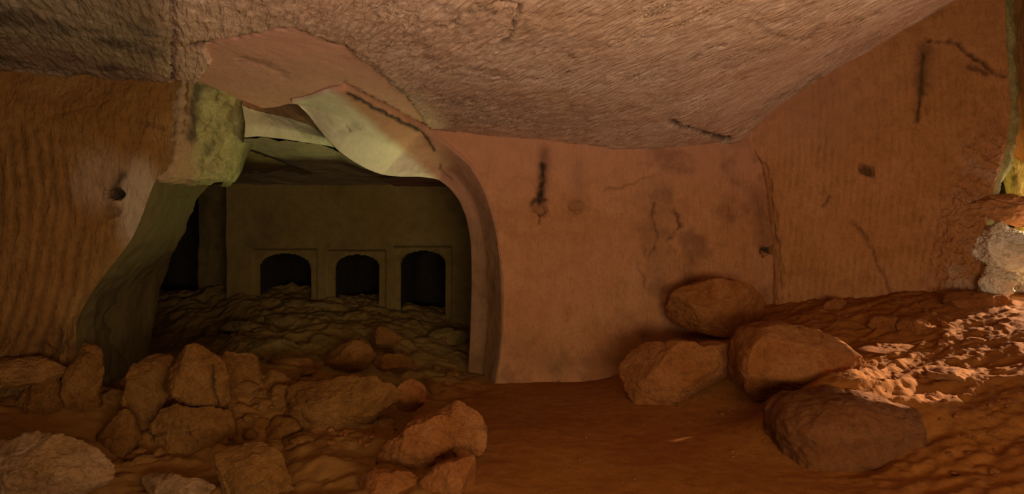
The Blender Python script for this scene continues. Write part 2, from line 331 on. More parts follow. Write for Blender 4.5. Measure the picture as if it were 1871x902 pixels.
def disp_back(P):
    q, h, st, pale = wall_attr(P,
        [([(994, 278), (993, 340)], 10, .55), ([(992, 300), (990, 340), (987, 368)], 8, .95), ([(990, 330), (984, 366)], 7, 1.0), ([(972, 372), (978, 364), (998, 366)], 5, .9), ([(1058, 300), (1055, 385)], 14, .22), ([(1200, 350), (1195, 420), (1200, 500)], 30, .25),
         ([(1385, 360), (1400, 440)], 18, .4), ([(940, 640), (1020, 665), (1130, 650)], 22, .22)],
        [(988, 384, 15, 17, .10, .35), (1056, 378, 16, 12, .05, .3), (1404, 457, 14, 9, .10, .9), (1201, 356, 9, 14, .03, .3)],
        [([(1262, 282), (1215, 310), (1160, 335), (1100, 352)], 3, .4), ([(1197, 372), (1190, 400), (1202, 430), (1190, 470)], 3.5, .8), ([(1232, 385), (1245, 410), (1222, 440)], 3.5, .8),
         ([(1185, 440), (1170, 490), (1180, 530)], 3, .5), ([(985, 395), (986, 412)], 2.5, .7)])
    s = P[:, 0]
    st2 = fbm(np.stack([s * 22, P[:, 1] * 22, P[:, 2] * 3.0], 1), 1, 3, 5)
    low = sstep(0.9, 0.1, P[:, 2])
    h = h + 0.05 * fbm(P, 0.9, 4, 2) + 0.009 * st2 + .010 * fbm(P, 6, 5, 12) + low * 0.02 * fbm(P, 7, 4, 3) + 0.16 * sstep(0.55, 0.0, P[:, 2]) * sstep(0.0, 1.5, P[:, 0])
    blotch = sstep(1080, 1240, q[:, 0]) * sstep(-0.1, .4, fbm(P, 2.6, 5, 8)) * .42 + .3 * low * sstep(0, .4, fbm(P, 4, 5, 18))
    return h, {'stain': np.maximum(st, blotch), 'pale': pale, 'green': low * .35 * sstep(-.2, .4, fbm(P, 2, 3)), 'pink': sstep(1.9, 2.9, P[:, 2]) * .45}
cols = []
for u in (0, .25, .5, .75, 1.0, 1.16):
    c = []
    top_r, bot_r = 225, 680
    for i, (ax, ay) in enumerate(ARC):
        t = AT[i]; rx = np.interp(t, [0, .1, .35, .7, 1], [1368, 1378, 1412, 1424, 1430]); ry = np.interp(t, [0, 1], [200, 700])
        px = ax + (rx - ax) * u
        rowy = np.interp(u, [0, .25, 1], [ay, ay * .6 + (205 + t * 530) * .4, ry]); rowy = max(rowy, 205 + 0 * t)
        c.append((px, rowy, back_Y(px)))
    cols.append(c)
loft('wall_back', cols, 280, 330, M_BACK, disp_back, fade=(14, 0, 0, 0), label='smooth orange rock wall right of the arch with a soot-stained lamp slot')

# ------------------------------------------------------------------ right wall
def corner_col(dY=0):
    return None
R = [  # column: top .. bottom
    [(1368, 190, 7.33), (1374, 262, 7.3), (1400, 310, 7.28), (1414, 380, 7.25), (1421, 450, 7.25), (1424, 540, 7.2), (1424, 700, 7.15)],
    [(1395, 175, 7.16), (1400, 250, 7.14), (1430, 315, 7.08), (1446, 380, 7.04), (1452, 450, 7.0), (1455, 540, 6.95), (1455, 700, 6.9)],
    [(1475, 120, 6.9), (1480, 220, 6.85), (1500, 300, 6.75), (1510, 380, 6.7), (1515, 460, 6.65), (1520, 540, 6.6), (1520, 680, 6.5)],
    [(1570, 50, 6.45), (1570, 160, 6.4), (1580, 270, 6.35), (1590, 370, 6.3), (1595, 460, 6.2), (1600, 540, 6.1), (1600, 660, 6.0)],
    [(1670, 0, 6.05), (1670, 120, 6.0), (1680, 240, 5.95), (1690, 350, 5.9), (1695, 440, 5.8), (1700, 520, 5.7), (1700, 640, 5.5)],
    [(1760, -50, 5.7), (1765, 90, 5.7), (1770, 210, 5.65), (1760, 330, 5.6), (1755, 400, 5.5), (1750, 500, 5.4), (1750, 620, 5.2)],
    [(1835, -90, 5.4), (1838, 60, 5.45), (1846, 190, 5.45), (1838, 270, 5.4), (1815, 350, 5.35), (1800, 430, 5.25), (1790, 600, 5.0)],
]
R = [[(a, b, right_Y(a) + (c - right_old(a)) * .5) for a, b, c in col] for col in R]
R.insert(0, [(a - 16, b, c + .16) for a, b, c in R[0]])
def disp_right(P):
    q, h, st, pale = wall_attr(P, [([(1689, 90), (1686, 150)], 15, .6), ([(1688, 100), (1683, 170)], 9, .85), ([(1684, 150), (1676, 222)], 5, .8), ([(1505, 375), (1515, 360)], 4, .6)],
        [(1583, 309, 17, 14, .07, .75)],
        [([(1415, 182), (1470, 157)], 3, .3), ([(1700, 72), (1750, 78), (1780, 105), (1810, 125), (1838, 140)], 4, .9), ([(1556, 400), (1590, 450), (1610, 490), (1628, 540)], 3.5, .6),
         ([(1770, 120), (1800, 132), (1836, 128)], 5, .7), ([(1368, 262), (1397, 304), (1414, 375), (1421, 450), (1426, 520)], 3.5, .45)])
    s = np.hypot(P[:, 0] - 3.2, P[:, 1] - 7.3); zz = P[:, 2]
    ph = s + 0.05 * fbm(P, 1.0, 3, 2) + 0.06 * np.sin(zz * 1.6 + .4) - 0.05 * zz + .02 * fbm(P, 4, 2)
    gr = np.sin(2 * np.pi * ph / 0.078) * (0.55 + 0.45 * sstep(-.35, .35, fbm(P, 3, 2, 9)))
    fade = sstep(1390, 1440, q[:, 0]) * sstep(1800, 1700, q[:, 0]) * sstep(4.1, 3.3, zz) * (.35 + .65 * sstep(-.3, .3, fbm(P, 1.3, 3, 44)))
    rug = sstep(1700, 1780, q[:, 0] + 0.25 * (q[:, 1] - 330)) * sstep(220, 290, q[:, 1])
    h = h + 0.0055 * gr * fade + 0.05 * fbm(P, 1.0, 4, 2) + 0.010 * fbm(P, 7, 5, 12) + rug * (0.10 * fbm(P, 5, 5, 4, ridge=True) + 0.03 * fbm(P, 18, 3, 4, ridge=True)) \
        - 0.12 * np.exp(-((q[:, 1] - 370) / 22) ** 2) * sstep(1740, 1790, q[:, 0])
    return h, {'stain': np.maximum(st, 0.14 * sstep(.3, -.9, gr) * fade), 'pale': pale + .25 * rug * sstep(0, .4, fbm(P, 3, 3)), 'green': 0 * s, 'pink': .35 * sstep(2.3, 3.3, zz) * sstep(1700, 1450, q[:, 0])}
wr = loft('wall_right', R, 330, 330, M_RIGHT, disp_right, fade=(0, 10, 0, 0), label='brown rock wall with wavy vertical tool grooves beside the cave mouth')
# thickness of the right wall at the mouth
E = R[-1]
def raw(c, dx=0, dy=0, dz=0): return [tuple(at(*p) + np.array([dx, dy, dz])) for p in c]
def dsimple(a=.05, s=2.0, seed=1, **k):
    def f(P):
        d = {'stain': 0.35 * sstep(.1, .6, fbm(P, 3, 4, seed + 5)), 'pale': 0, 'green': 0, 'pink': 0}; d.update(k)
        d = {kk: (np.zeros(len(P)) + vv) for kk, vv in d.items()}
        return a * fbm(P, s, 5, seed, ridge=True), d
    return f
loft('wall_mouth_reveal', [raw(E), raw(E, .25, .25), raw(E, .45, .9), raw(E, .6, 1.8)], 90, 160, M_JAMB, dsimple(.08, 2.5, 3), raw=True, flip=True, fade=(12, 0, 0, 0),
     label='broken end of the right wall at the cave mouth')

# ------------------------------------------------------------------ left wall
LW = [
    [(-260, 120, 3.9), (-260, 240, 3.9), (-260, 360, 3.9), (-260, 480, 3.95), (-260, 600, 3.9), (-260, 700, 3.85), (-260, 860, 3.75)],
    [(-60, 105, 4.25), (-60, 230, 4.2), (-60, 340, 4.2), (-60, 460, 4.2), (-60, 580, 4.15), (-60, 700, 4.1), (-60, 850, 4.0)],
    [(60, 105, 4.38), (60, 230, 4.32), (60, 340, 4.3), (50, 460, 4.3), (40, 580, 4.25), (30, 690, 4.2), (30, 850, 4.1)],
    [(170, 110, 4.48), (170, 210, 4.42), (160, 310, 4.4), (140, 420, 4.4), (100, 540, 4.35), (90, 660, 4.3), (90, 850, 4.2)],
    [(270, 120, 4.56), (270, 200, 4.5), (245, 290, 4.47), (205, 370, 4.45), (135, 500, 4.4), (118, 620, 4.35), (120, 850, 4.25)],
    [(340, 130, 4.62), (335, 190, 4.55), (318, 265, 4.52), (283, 322, 4.52), (228, 420, 4.52), (150, 540, 4.5), (140, 600, 4.45), ],
]
LW[-1] = [(346, 130, 4.62), (342, 205, 4.57), (324, 282, 4.53), (282, 335, 4.52), (243, 432, 4.5), (140, 590, 4.47), (165, 850, 4.4)]
def disp_left(P):
    q, h, st, pale = wall_attr(P, [([(225, 320), (205, 355)], 9, .75), ([(330, 160), (325, 200)], 8, .5)],
        [(212, 354, 17, 11, .12, .95), (200, 384, 20, 12, .03, .3)],
        [([(100, 205), (150, 200), (190, 185)], 3, .3), ([(245, 220), (275, 232), (300, 236)], 4, .5), ([(100, 300), (80, 380), (70, 420)], 4, .35)],
        [(255, 375, 45, 85, .42), (185, 330, 60, 60, .15)])
    x = P[:, 0]; zz = P[:, 2]
    ph = x + 0.13 * (zz - 1.9) ** 2 + 0.05 * fbm(P, 1.1, 3, 2) + .01 * fbm(P, 5, 2)
    gr = np.sin(2 * np.pi * ph / 0.082) * (0.6 + 0.4 * sstep(-.35, .35, fbm(P, 2.5, 2, 9)))
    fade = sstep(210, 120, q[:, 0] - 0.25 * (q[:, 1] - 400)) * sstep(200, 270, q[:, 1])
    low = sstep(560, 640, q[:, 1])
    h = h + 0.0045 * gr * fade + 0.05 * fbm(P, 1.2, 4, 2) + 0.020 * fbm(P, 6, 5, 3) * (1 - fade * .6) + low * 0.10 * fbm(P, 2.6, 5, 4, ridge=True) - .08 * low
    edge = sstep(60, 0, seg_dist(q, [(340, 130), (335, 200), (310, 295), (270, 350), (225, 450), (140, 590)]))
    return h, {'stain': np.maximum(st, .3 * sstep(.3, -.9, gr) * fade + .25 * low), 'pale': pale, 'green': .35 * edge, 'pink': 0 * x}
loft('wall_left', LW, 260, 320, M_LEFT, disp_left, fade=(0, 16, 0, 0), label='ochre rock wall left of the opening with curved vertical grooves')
# return of the left wall edge into the chamber
E = LW[-1]
loft('wall_left_return', [raw(E[2:]), raw(E[2:], -.10, .30), raw(E[2:], -.35, .9), raw(E[2:], -.6, 1.6)], 70, 140, M_CHAMB, dsimple(.05, 3, 9, green=.8, stain=.55), raw=True, flip=False, fade=(10, 0, 0, 0),  # edge return darkened in colour for the chamber's shade
     label='dark return of the left wall edge inside the chamber')

# broken jamb hanging at the upper left of the opening
JB = [
    [(338, 130, 4.64), (333, 190, 4.57), (328, 240, 4.55), (322, 290, 4.54), (305, 316, 4.54), (287, 328, 4.56), (290, 333, 4.9)],
    [(362, 138, 4.72), (362, 190, 4.74), (356, 240, 4.76), (350, 290, 4.76), (338, 312, 4.72), (325, 326, 4.72), (330, 334, 5.0)],
    [(400, 155, 4.95), (405, 200, 5.05), (400, 240, 5.1), (392, 285, 5.1), (385, 308, 5.0), (375, 322, 4.95), (375, 330, 5.3)],
    [(436, 170, 5.25), (448, 205, 5.4), (448, 240, 5.5), (432, 280, 5.5), (420, 303, 5.4), (408, 322, 5.3), (405, 326, 5.6)],
    [(446, 175, 5.4), (462, 210, 5.7), (468, 243, 5.9), (452, 282, 5.95), (440, 310, 5.95), (425, 330, 5.9), (412, 330, 6.0)],
    [(430, 185, 6.3), (450, 215, 6.6), (455, 250, 6.8), (442, 290, 6.9), (430, 320, 6.9), (415, 338, 6.9), (400, 338, 6.9)],
]
JB.insert(0, [(p[0] - 40, p[1] - 4, p[2] + .16) for p in JB[0]])
def disp_jamb(P):
    q, h, st, pale = wall_attr(P, [([(357, 160), (350, 200), (345, 250)], 11, .8), ([(365, 155), (395, 158)], 7, .7), ([(470, 235), (440, 310)], 10, .75)], [],
        [([(385, 215), (375, 235), (395, 245)], 3, .6), ([(368, 262), (380, 268), (376, 280)], 3, .6), ([(400, 170), (395, 185)], 3, .7), ([(420, 182), (410, 195)], 3, .6)])
    h = h + .05 * fbm(P, 2.0, 4, 3) + .035 * fbm(P, 7, 4, 5, ridge=True) * sstep(460, 400, q[:, 0])
    lft = sstep(365, 338, q[:, 0])
    return h, {'stain': np.maximum(st, .5 * sstep(.1, .5, fbm(P, 5, 4, 7)) * sstep(430, 380, q[:, 0])), 'pale': pale, 'green': .35 * sstep(-.2, .4, fbm(P, 3, 3)), 'pink': lft * .6}
loft('wall_opening_jamb', JB, 170, 150, M_JAMB, disp_jamb, label='yellow-green broken rock jamb hanging at the upper left of the opening')

# ------------------------------------------------------------------ arch: soffit and reveal
FR = [(535, 186, 5.27), (560, 180, 5.15), (592, 171, 4.95), (630, 167, 4.88), (668, 184, 5.2), (700, 200, 5.5), (740, 222, 5.95), (771, 237, 6.35), (800, 258, 6.42),
      (824, 274, back_Y(824)), (857, 303, back_Y(857)), (882, 345, back_Y(882)), (899, 390, back_Y(899)), (909, 440, back_Y(909)), (915, 495, back_Y(915)), (917, 550, back_Y(917)), (916, 605, back_Y(916)), (911, 655, back_Y(911)), (904, 705, back_Y(904)), (902, 760, back_Y(902))]
RE = [(545, 192, 5.5), (562, 208, 5.7), (580, 232, 5.9), (600, 256, 6.1), (622, 278, 6.3), (648, 296, 6.5), (672, 309, 6.65), (700, 319, 6.8), (735, 323, 6.9),
      (770, 323, 6.95), (800, 328, 7.0), (822, 344, 7.0), (840, 368, 7.02), (852, 398, 7.05), (860, 440, 7.08), (862, 500, 7.1), (861, 560, 7.1), (859, 620, 7.1), (855, 690, 7.05), (853, 760, 7.0)]
MI = []
for (a, b) in zip(FR, RE): MI.append(((a[0] + b[0]) / 2, (a[1] + b[1]) / 2, (a[2] + b[2]) / 2 + .12))
def disp_arch(P):
    q, h, st, pale = wall_attr(P, [([(625, 245), (650, 232)], 8, .3), ([(636, 170), (668, 188), (700, 204), (740, 226), (768, 238)], 4, .97), ([(768, 238), (780, 252), (793, 274)], 3, .9)], [(668, 235, 10, 8, -.01, 0)], [([(635, 232), (637, 242)], 3, .6), ([(800, 300), (822, 330)], 2.5, .4)])
    h = h + .02 * fbm(P, 2.0, 4, 13) + .004 * fbm(P, 14, 3)
    pk = sstep(700, 770, q[:, 0] + 0.55 * (q[:, 1] - 250) * -1 + 0)      # bare pinkish stone near the broken front edge
    line = (q[:, 0] - 690) - (q[:, 1] - 240) * 1.15
    pk = np.maximum(sstep(-10, 25, line), sstep(322, 350, q[:, 1]))
    return h, {'stain': np.maximum(st, .12 * sstep(0, .5, fbm(P, 4, 4)) + .18 * sstep(330, 560, q[:, 1])), 'pale': (1 - pk) * 1.0, 'green': pk * .25 * sstep(330, 560, q[:, 1]), 'pink': pk * .4 * sstep(480, 300, q[:, 1])}
F0 = [(p[0], p[1] - 42, p[2] + .03) for p in FR[:9]] + [(p[0] + 4, p[1] - 6, p[2] + .02) for p in FR[9:]]
loft('wall_arch_reveal', [F0, FR, MI, RE], 90, 420, M_REVEAL, disp_arch, fade=(0, 10, 0, 0), label='curved arch soffit and pier, pale at the broken crown and brown below')
RB = [(p[0] + 10, p[1] - 4, p[2] + .30) for p in RE]; RC = [(p[0] + 60, p[1] - 30, p[2] + .5) for p in RE]
loft('wall_arch_back_edge', [RE, RB, RC], 16, 200, M_REVEAL, dsimple(.01, 3, 2, stain=.4), flip=True)

# ------------------------------------------------------------------ inner chamber
YB = 9.0
# step of the chamber ceiling (pale beam) and the chamber ceiling behind it
BT = [(440, 192, 5.25), (465, 202, 5.45), (500, 210, 5.75), (545, 223, 6.1), (590, 240, 6.55), (650, 262, 7.2), (720, 290, 8.2), (760, 300, 9.0)]
BB = [(445, 250, 5.3), (475, 249, 5.5), (520, 254, 5.85), (560, 260, 6.2), (610, 269, 6.7), (660, 300, 7.3), (720, 318, 8.2), (760, 330, 9.0)]
BM = [((a[0] + b[0]) / 2 + 3, a[1] * .45 + b[1] * .55, (a[2] + b[2]) / 2 - .04) for a, b in zip(BT, BB)]
loft('ceiling_step', [BT, BM, BB], 40, 200, M_PALE, dsimple(.02, 3, 6, stain=.05, green=.15), label='pale green rock step between the two ceilings')
BU = [(a[0] + 4, a[1] - 30 - max(0, a[0] - 480) * .28, a[2] + .25) for a in BT]; BV = [(a[0] + 8, a[1] - 60 - max(0, a[0] - 480) * .4, a[2] + .5) for a in BT]
loft('ceiling_step_upper', [BT, BU, BV], 40, 160, M_REVEAL, dsimple(.02, 3, 16, stain=.1, green=.4))
CB = [(415, 335, YB + .05), (450, 336, YB + .05), (500, 337, YB + .05), (560, 337, YB + .05), (630, 337, YB + .05), (700, 336, YB + .05), (750, 336, YB + .05), (790, 336, YB + .05)]
CM = [((a[0] * .55 + b[0] * .45), (a[1] * .55 + b[1] * .45), (a[2] + b[2]) / 2) for a, b in zip(BB, CB)]
loft('ceiling_chamber', [BB, CM, CB], 80, 160, M_CHAMB, dsimple(.035, 1.5, 8, stain=.1, pale=.22), label='smooth grey rock ceiling of the inner chamber')
mroof = [[(-1.95, 7.9, 2.62), (-0.6, 7.9, 2.6), (1.2, 7.9, 2.6)], [(-1.9, 9.4, 2.60), (-0.6, 9.4, 2.6), (1.2, 9.4, 2.6)]]
loft('ceiling_chamber_end', mroof, 30, 50, M_REVEAL, dsimple(.02, 2, 8, stain=.35), raw=True)

# back wall of the chamber with three arched niches
NICHE = [(472, 567, 462, 546), (611, 693, 464, 566), (731, 814, 457, 566)]
def wx(px): return (px - CX) / F * YB
def wz(py): return CAMZ - (py - CY) / F * YB
xs = np.arange(-4.70, 0.2, 0.0150); zs = np.arange(0.1, 2.85, 0.0150)
GX, GZ = np.meshgrid(xs, zs, indexing='ij'); x = GX.ravel(); zz = GZ.ravel()
P = np.stack([x, x * 0 + YB, zz], 1)
h = .05 * fbm(P, 1.0, 4, 5) + .008 * fbm(P, 8, 4, 2) + .012 * fbm(P, 3.5, 5, 3)
hole = np.zeros(len(x), bool); lin = np.zeros(len(x))
def arch_pts(x0, x1, zt, zb, n=14):
    r = (x1 - x0) / 2; cx = (x0 + x1) / 2; rise = r * .62
    pts = [(x0, zb)] + [(cx - r * math.cos(math.pi * k / n), zt - rise + rise * math.sin(math.pi * k / n) ** .8) for k in range(n + 1)] + [(x1, zb)]
    return pts
niches = []
for a, b, t, bo in NICHE:
    pts = arch_pts(wx(a), wx(b), wz(t), wz(bo + 26)); niches.append(pts)
    PP = np.stack([x, zz], 1); wj = np.stack([fbm(P, 6, 2), fbm(P, 6, 2, 4)], 1) * .012
    hole |= inside(PP, pts)
    X0, X1, ZT = wx(a) - .10, wx(b) + .10, wz(t) + .06
    fr = (sstep(X0 - .012, X0 + .012, x + wj[:, 0]) * sstep(X1 + .012, X1 - .012, x + wj[:, 0]) * sstep(ZT + .012, ZT - .012, zz + wj[:, 1]))
    h -= .045 * fr
    lin = np.maximum(lin, np.exp(-((zz - ZT) / .02) ** 2) * (x > X0) * (x < X1))
P[:, 1] = YB - h
st = np.maximum(.3 * sstep(0, .5, fbm(P, 1.6, 4, 3)), .6 * lin)
f = grid_faces(len(xs), len(zs)); f = f[~np.all(hole[f], axis=1)]
cw = struct(mesh_obj('wall_chamber_back', P, f, M_CHAMB, {'stain': st, 'pale': 0 * x, 'green': .3 + 0 * x, 'pink': 0 * x}), 'dark rear wall of the inner chamber with three arched niches')
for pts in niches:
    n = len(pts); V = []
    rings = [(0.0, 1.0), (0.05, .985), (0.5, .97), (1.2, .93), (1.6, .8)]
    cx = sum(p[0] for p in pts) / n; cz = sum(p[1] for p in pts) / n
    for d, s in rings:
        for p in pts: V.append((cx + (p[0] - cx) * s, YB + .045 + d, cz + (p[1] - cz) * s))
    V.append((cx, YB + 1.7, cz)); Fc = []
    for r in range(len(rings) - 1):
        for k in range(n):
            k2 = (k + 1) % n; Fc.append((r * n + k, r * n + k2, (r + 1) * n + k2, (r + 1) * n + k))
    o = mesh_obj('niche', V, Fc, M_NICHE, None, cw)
    e = [(4 * n + k, 4 * n + (k + 1) % n, 5 * n) for k in range(n)]
    bm = bmesh.new(); bm.from_mesh(o.data); bm.verts.ensure_lookup_table()
    for t in e: bm.faces.new([bm.verts[i] for i in t])
    bm.to_mesh(o.data); bm.free()
# left and right sides of the chamber
CL = [[(-3.55, 4.9, 2.75), (-3.6, 4.9, 1.6), (-3.7, 4.9, .8), (-3.8, 4.9, -.1)], [(-3.75, 5.7, 2.75), (-3.8, 5.7, 1.6), (-3.85, 5.6, .8), (-3.9, 5.5, -.1)],
      [(-4.1, 7.0, 2.7), (-4.08, 6.7, 1.7), (-4.0, 6.2, .9), (-3.95, 5.9, -.1)], [(-4.5, 7.7, 2.7), (-4.45, 7.0, 1.7), (-4.3, 6.4, .9), (-4.2, 6.1, -.1)], [(-5.2, 7.9, 2.7), (-5.2, 7.2, 1.7), (-5.2, 6.6, .9), (-5.2, 6.2, -.1)]]
loft('wall_chamber_recess', [[(-4.68, 9.0, 2.9), (-4.68, 9.0, 1.5), (-4.68, 9.0, -.1)], [(-4.9, 9.5, 2.9), (-4.9, 9.5, 1.5), (-4.9, 9.5, -.1)], [(-5.6, 9.8, 2.9), (-5.6, 9.8, 1.5), (-5.6, 9.8, -.1)]], 30, 60, M_CHAMB, dsimple(.04, 2, 4), raw=True,
     label='dark recess at the corner of the inner chamber')
loft('ceiling_recess', [[(-3.0, 5.2, 2.72), (-3.0, 7.5, 2.72), (-3.0, 9.9, 2.72)], [(-4.6, 5.2, 2.72), (-4.6, 7.5, 2.72), (-4.6, 9.9, 2.72)], [(-6.5, 5.2, 2.72), (-6.5, 7.5, 2.72), (-6.5, 9.9, 2.72)]], 40, 50, M_CHAMB, dsimple(.03, 2, 4), raw=True)
loft('wall_chamber_left', CL, 130, 90, M_CHAMB, dsimple(.05, 1.2, 4, green=.8, stain=.5), raw=True, label='dark greenish left wall of the inner chamber')  # dark and green tones paint the chamber's shade and bounce light
CRW = [[(.6, 6.9, 3.2), (.6, 6.9, 1.6), (.6, 6.9, -.1)], [(.3, 8, 3.2), (.3, 8, 1.6), (.3, 8, -.1)], [(.1, 9.4, 3.2), (.1, 9.4, 1.6), (.1, 9.4, -.1)]]
loft('wall_chamber_right', CRW, 60, 60, M_CHAMB, dsimple(.05, 1.2, 4, green=.6), raw=True)
# unseen wall and lip, added to limit the sun entering from the right
NR = [[(5.2, -1.6, 6), (5.3, -1.6, 3), (5.4, -1.6, 1), (5.3, -1.6, -.5)], [(5.5, 1.5, 6), (5.6, 1.5, 3), (5.7, 1.5, 1), (5.6, 1.5, -.5)], [(5.6, 4.3, 6), (5.7, 4.3, 3), (5.8, 4.3, 1), (5.7, 4.3, -.5)],
      [(6.3, 4.75, 6), (6.3, 4.75, 3), (6.3, 4.75, 1), (6.3, 4.7, -.5)], [(8, 4.95, 6), (8, 4.95, 3), (8, 4.95, 1), (8, 4.95, -.5)]]
loft('wall_sun_stop_near', NR, 120, 90, M_RIGHT, dsimple(.12, 1.2, 24), raw=True, label='unseen rock wall added on the near side of the cave mouth to bound the sun')
LP = [[(6.1, 4.2, 6), (6.15, 5.4, 6), (6.25, 6.1, 6), (6.5, 7.6, 6)], [(6.15, 4.2, 3.3), (6.2, 5.4, 3.2), (6.3, 6.1, 3.4), (6.6, 7.6, 3.6)],
      [(6.3, 4.2, 1.74), (6.35, 5.5, 1.73), (6.45, 6.1, 2.08), (6.8, 7.6, 2.9)], [(7.2, 4.2, 2.6), (7.2, 5.4, 2.7), (7.2, 6.1, 2.8), (7.3, 7.6, 3.5)], [(8.0, 4.2, 3.5), (8, 5.4, 3.7), (8, 6.1, 3.8), (8, 7.6, 4.4)]]
loft('wall_sun_cutoff', LP, 80, 120, M_RIGHT, dsimple(.05, 1.5, 14), raw=True, label='unseen rock lip added over the cave mouth to cut off the sun')
# surrounding rock mass: unseen shell, added to stop light leaking in
def quad(a, b, c, d): return [a, b, c, d]
V = [(-7, -1.7, -.6), (-7, 11, -.6), (-7, 11, 6), (-7, -1.7, 6), (8, 11, -.6), (8, 11, 6), (8, -1.7, -.6), (8, -1.7, 6), (8, 8.6, -.6), (8, 8.6, 6), (8, 4.9, -.6), (8, 4.9, 6)]
struct(mesh_obj('wall_light_seal', V, [(0, 1, 2, 3), (1, 4, 5, 2), (2, 5, 7, 3), (4, 8, 9, 5), (0, 3, 7, 6), (0, 6, 4, 1), (6, 7, 11, 10)], M_NICHE, smooth=False), 'unseen rock shell added around the cave to keep light out')

# ------------------------------------------------------------------ boulders
_ico = {}
def ico(sub):
    if sub not in _ico:
        bm = bmesh.new(); bmesh.ops.create_icosphere(bm, subdivisions=sub, radius=1)
        V = np.array([v.co[:] for v in bm.verts]); Fc = np.array([[v.index for v in f.verts] for f in bm.faces]); bm.free(); _ico[sub] = (V, Fc)
    return _ico[sub]
def boulder(name, outline, Y, depth, mat, label, cat='boulder', group=None, seed=1, sub=6, rough=1.5, dy=0.0, cracks=(), facets=26, front=.55):
    """solid rock: its silhouette seen from the front is read off the photograph, its depth is its own"""
    D, Fc = ico(sub); O = np.array([at(px, py, Y + depth * front + dy) for px, py in outline]); X = O[:, 0]; Z = O[:, 2]
    cx, cz = (X.min() + X.max()) / 2, (Z.min() + Z.max()) / 2
    th = np.arctan2(Z - cz, X - cx); r = np.hypot(X - cx, Z - cz); o_ = np.argsort(th); th, r = th[o_], r[o_]
    th = np.concatenate([th - 2 * np.pi, th, th + 2 * np.pi]); r = np.concatenate([r, r, r])
    a = np.arctan2(D[:, 2], D[:, 0]); rho = np.hypot(D[:, 0], D[:, 2]); Rr = np.interp(a, th, r)
    k = rho ** .50
    P = np.stack([np.cos(a) * Rr * k, np.sign(D[:, 1]) * np.abs(D[:, 1]) ** .7 * depth, np.sin(a) * Rr * k], 1)
    S = max(r.max(), .08); rr = np.random.RandomState(seed)
    for _ in range(facets):                       # planed-off faces
        nrm = rr.normal(size=3); nrm[1] -= 1.0; nrm /= np.linalg.norm(nrm)
        d = P @ nrm; lim = np.quantile(d, .985) * rr.uniform(.56, .80)
        if abs(nrm[1]) < .4: continue
        P -= np.maximum(d - lim, 0)[:, None] * nrm
    Q = P / S; nn = D
    P = P + nn * (S * rough * (.020 * fbm(Q, 1.5, 3, seed * 3.1) + .034 * fbm(Q, 2.6, 6, seed * 1.7, ridge=True, gain=.6) + .018 * fbm(Q, 9, 4, seed, ridge=True)))[:, None]
    tq = fbm(Q, 1.7, 5, seed * 2.3); P = P + nn * (S * rough * .045 * (sstep(.0, .25, (tq * 4) % 1.0) + np.floor(tq * 4)) / 2)[:, None]
    X_ = X - cx; Z_ = Z - cz                      # bring the outline back to its measured width and height
    for ax, T in ((0, X_), (2, Z_)):
        lo, hi = np.quantile(P[:, ax], (.002, .998)); P[:, ax] = T.min() + (P[:, ax] - lo) / (hi - lo) * (T.max() - T.min())
    P[:, 0] += cx; P[:, 2] += cz; P[:, 1] += Y + depth * front + dy
    attrs = {'stain': np.zeros(len(P)), 'pale': 0 * rho, 'green': 0 * rho, 'pink': 0 * rho}
    if cracks:
        q = pix(P); w_ = np.stack([fbm(P, 14, 3), fbm(P, 14, 3, 5)], 1) * 4
        for pl, wd, s in cracks:
            g = np.exp(-(seg_dist(q + w_, pl) / wd) ** 2) * (D[:, 1] < .3); P[:, 1] += .05 * s * g; attrs['stain'] = np.maximum(attrs['stain'], .8 * s * g)
    loc = (cx, Y + depth * front, P[:, 2].min())
    o = mesh_obj(name, P, Fc, mat, attrs, None, True, loc)
    o['label'] = label; o['category'] = cat
    if group: o['group'] = group
    return o
boulder('boulder', [(1140, 655), (1152, 636), (1180, 623), (1220, 621), (1280, 628), (1335, 624), (1345, 645), (1336, 690), (1300, 708), (1262, 728), (1225, 737), (1160, 740), (1146, 712), (1138, 682)],
        5.35, .33, M_BOULD, 'long low reddish boulder lying against the rounded boulder', seed=3, facets=10, rough=.9)
boulder('boulder', [(1340, 665), (1350, 620), (1370, 597), (1400, 590), (1450, 598), (1500, 610), (1530, 630), (1555, 668), (1570, 720), (1500, 730), (1460, 735), (1420, 742), (1378, 728), (1350, 700)],
        4.95, .50, M_BOULD, 'large rounded red boulder with a sunlit crest, middle of the group', seed=5, facets=8, rough=.9)
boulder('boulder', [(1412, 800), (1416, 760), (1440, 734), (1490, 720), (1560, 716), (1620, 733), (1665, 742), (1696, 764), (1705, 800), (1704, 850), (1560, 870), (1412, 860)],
        4.0, .42, M_SHADEB, 'dark flat-topped boulder nearest the camera with a bright right edge', seed=14, dy=.05, facets=2, rough=1.1)
boulder('boulder', [(1230, 604), (1232, 560), (1246, 530), (1275, 514), (1330, 508), (1385, 528), (1412, 570), (1400, 605), (1350, 616), (1290, 614)],
        6.25, .38, M_BOULD, 'rough brown boulder against the back wall behind the low boulder', seed=11, facets=12, rough=1.1)
boulder('boulder', [(-60, 820), (0, 812), (70, 800), (110, 796), (166, 800), (172, 850), (178, 930), (100, 960), (-60, 960)], 3.0, .28, M_GREY, 'pale buff boulder in the bottom corner of the picture', seed=13, sub=6, rough=1.5)
boulder('boulder', [(262, 830), (270, 775), (288, 748), (345, 742), (400, 748), (416, 790), (412, 838), (385, 868), (330, 868), (268, 866)], 3.95, .30, M_OCHRE, 'squared ochre block standing under the peaked boulder', seed=15, cracks=[([(340, 780), (352, 820), (345, 850)], 2.5, .5), ([(270, 800), (300, 792)], 2.5, .5)])
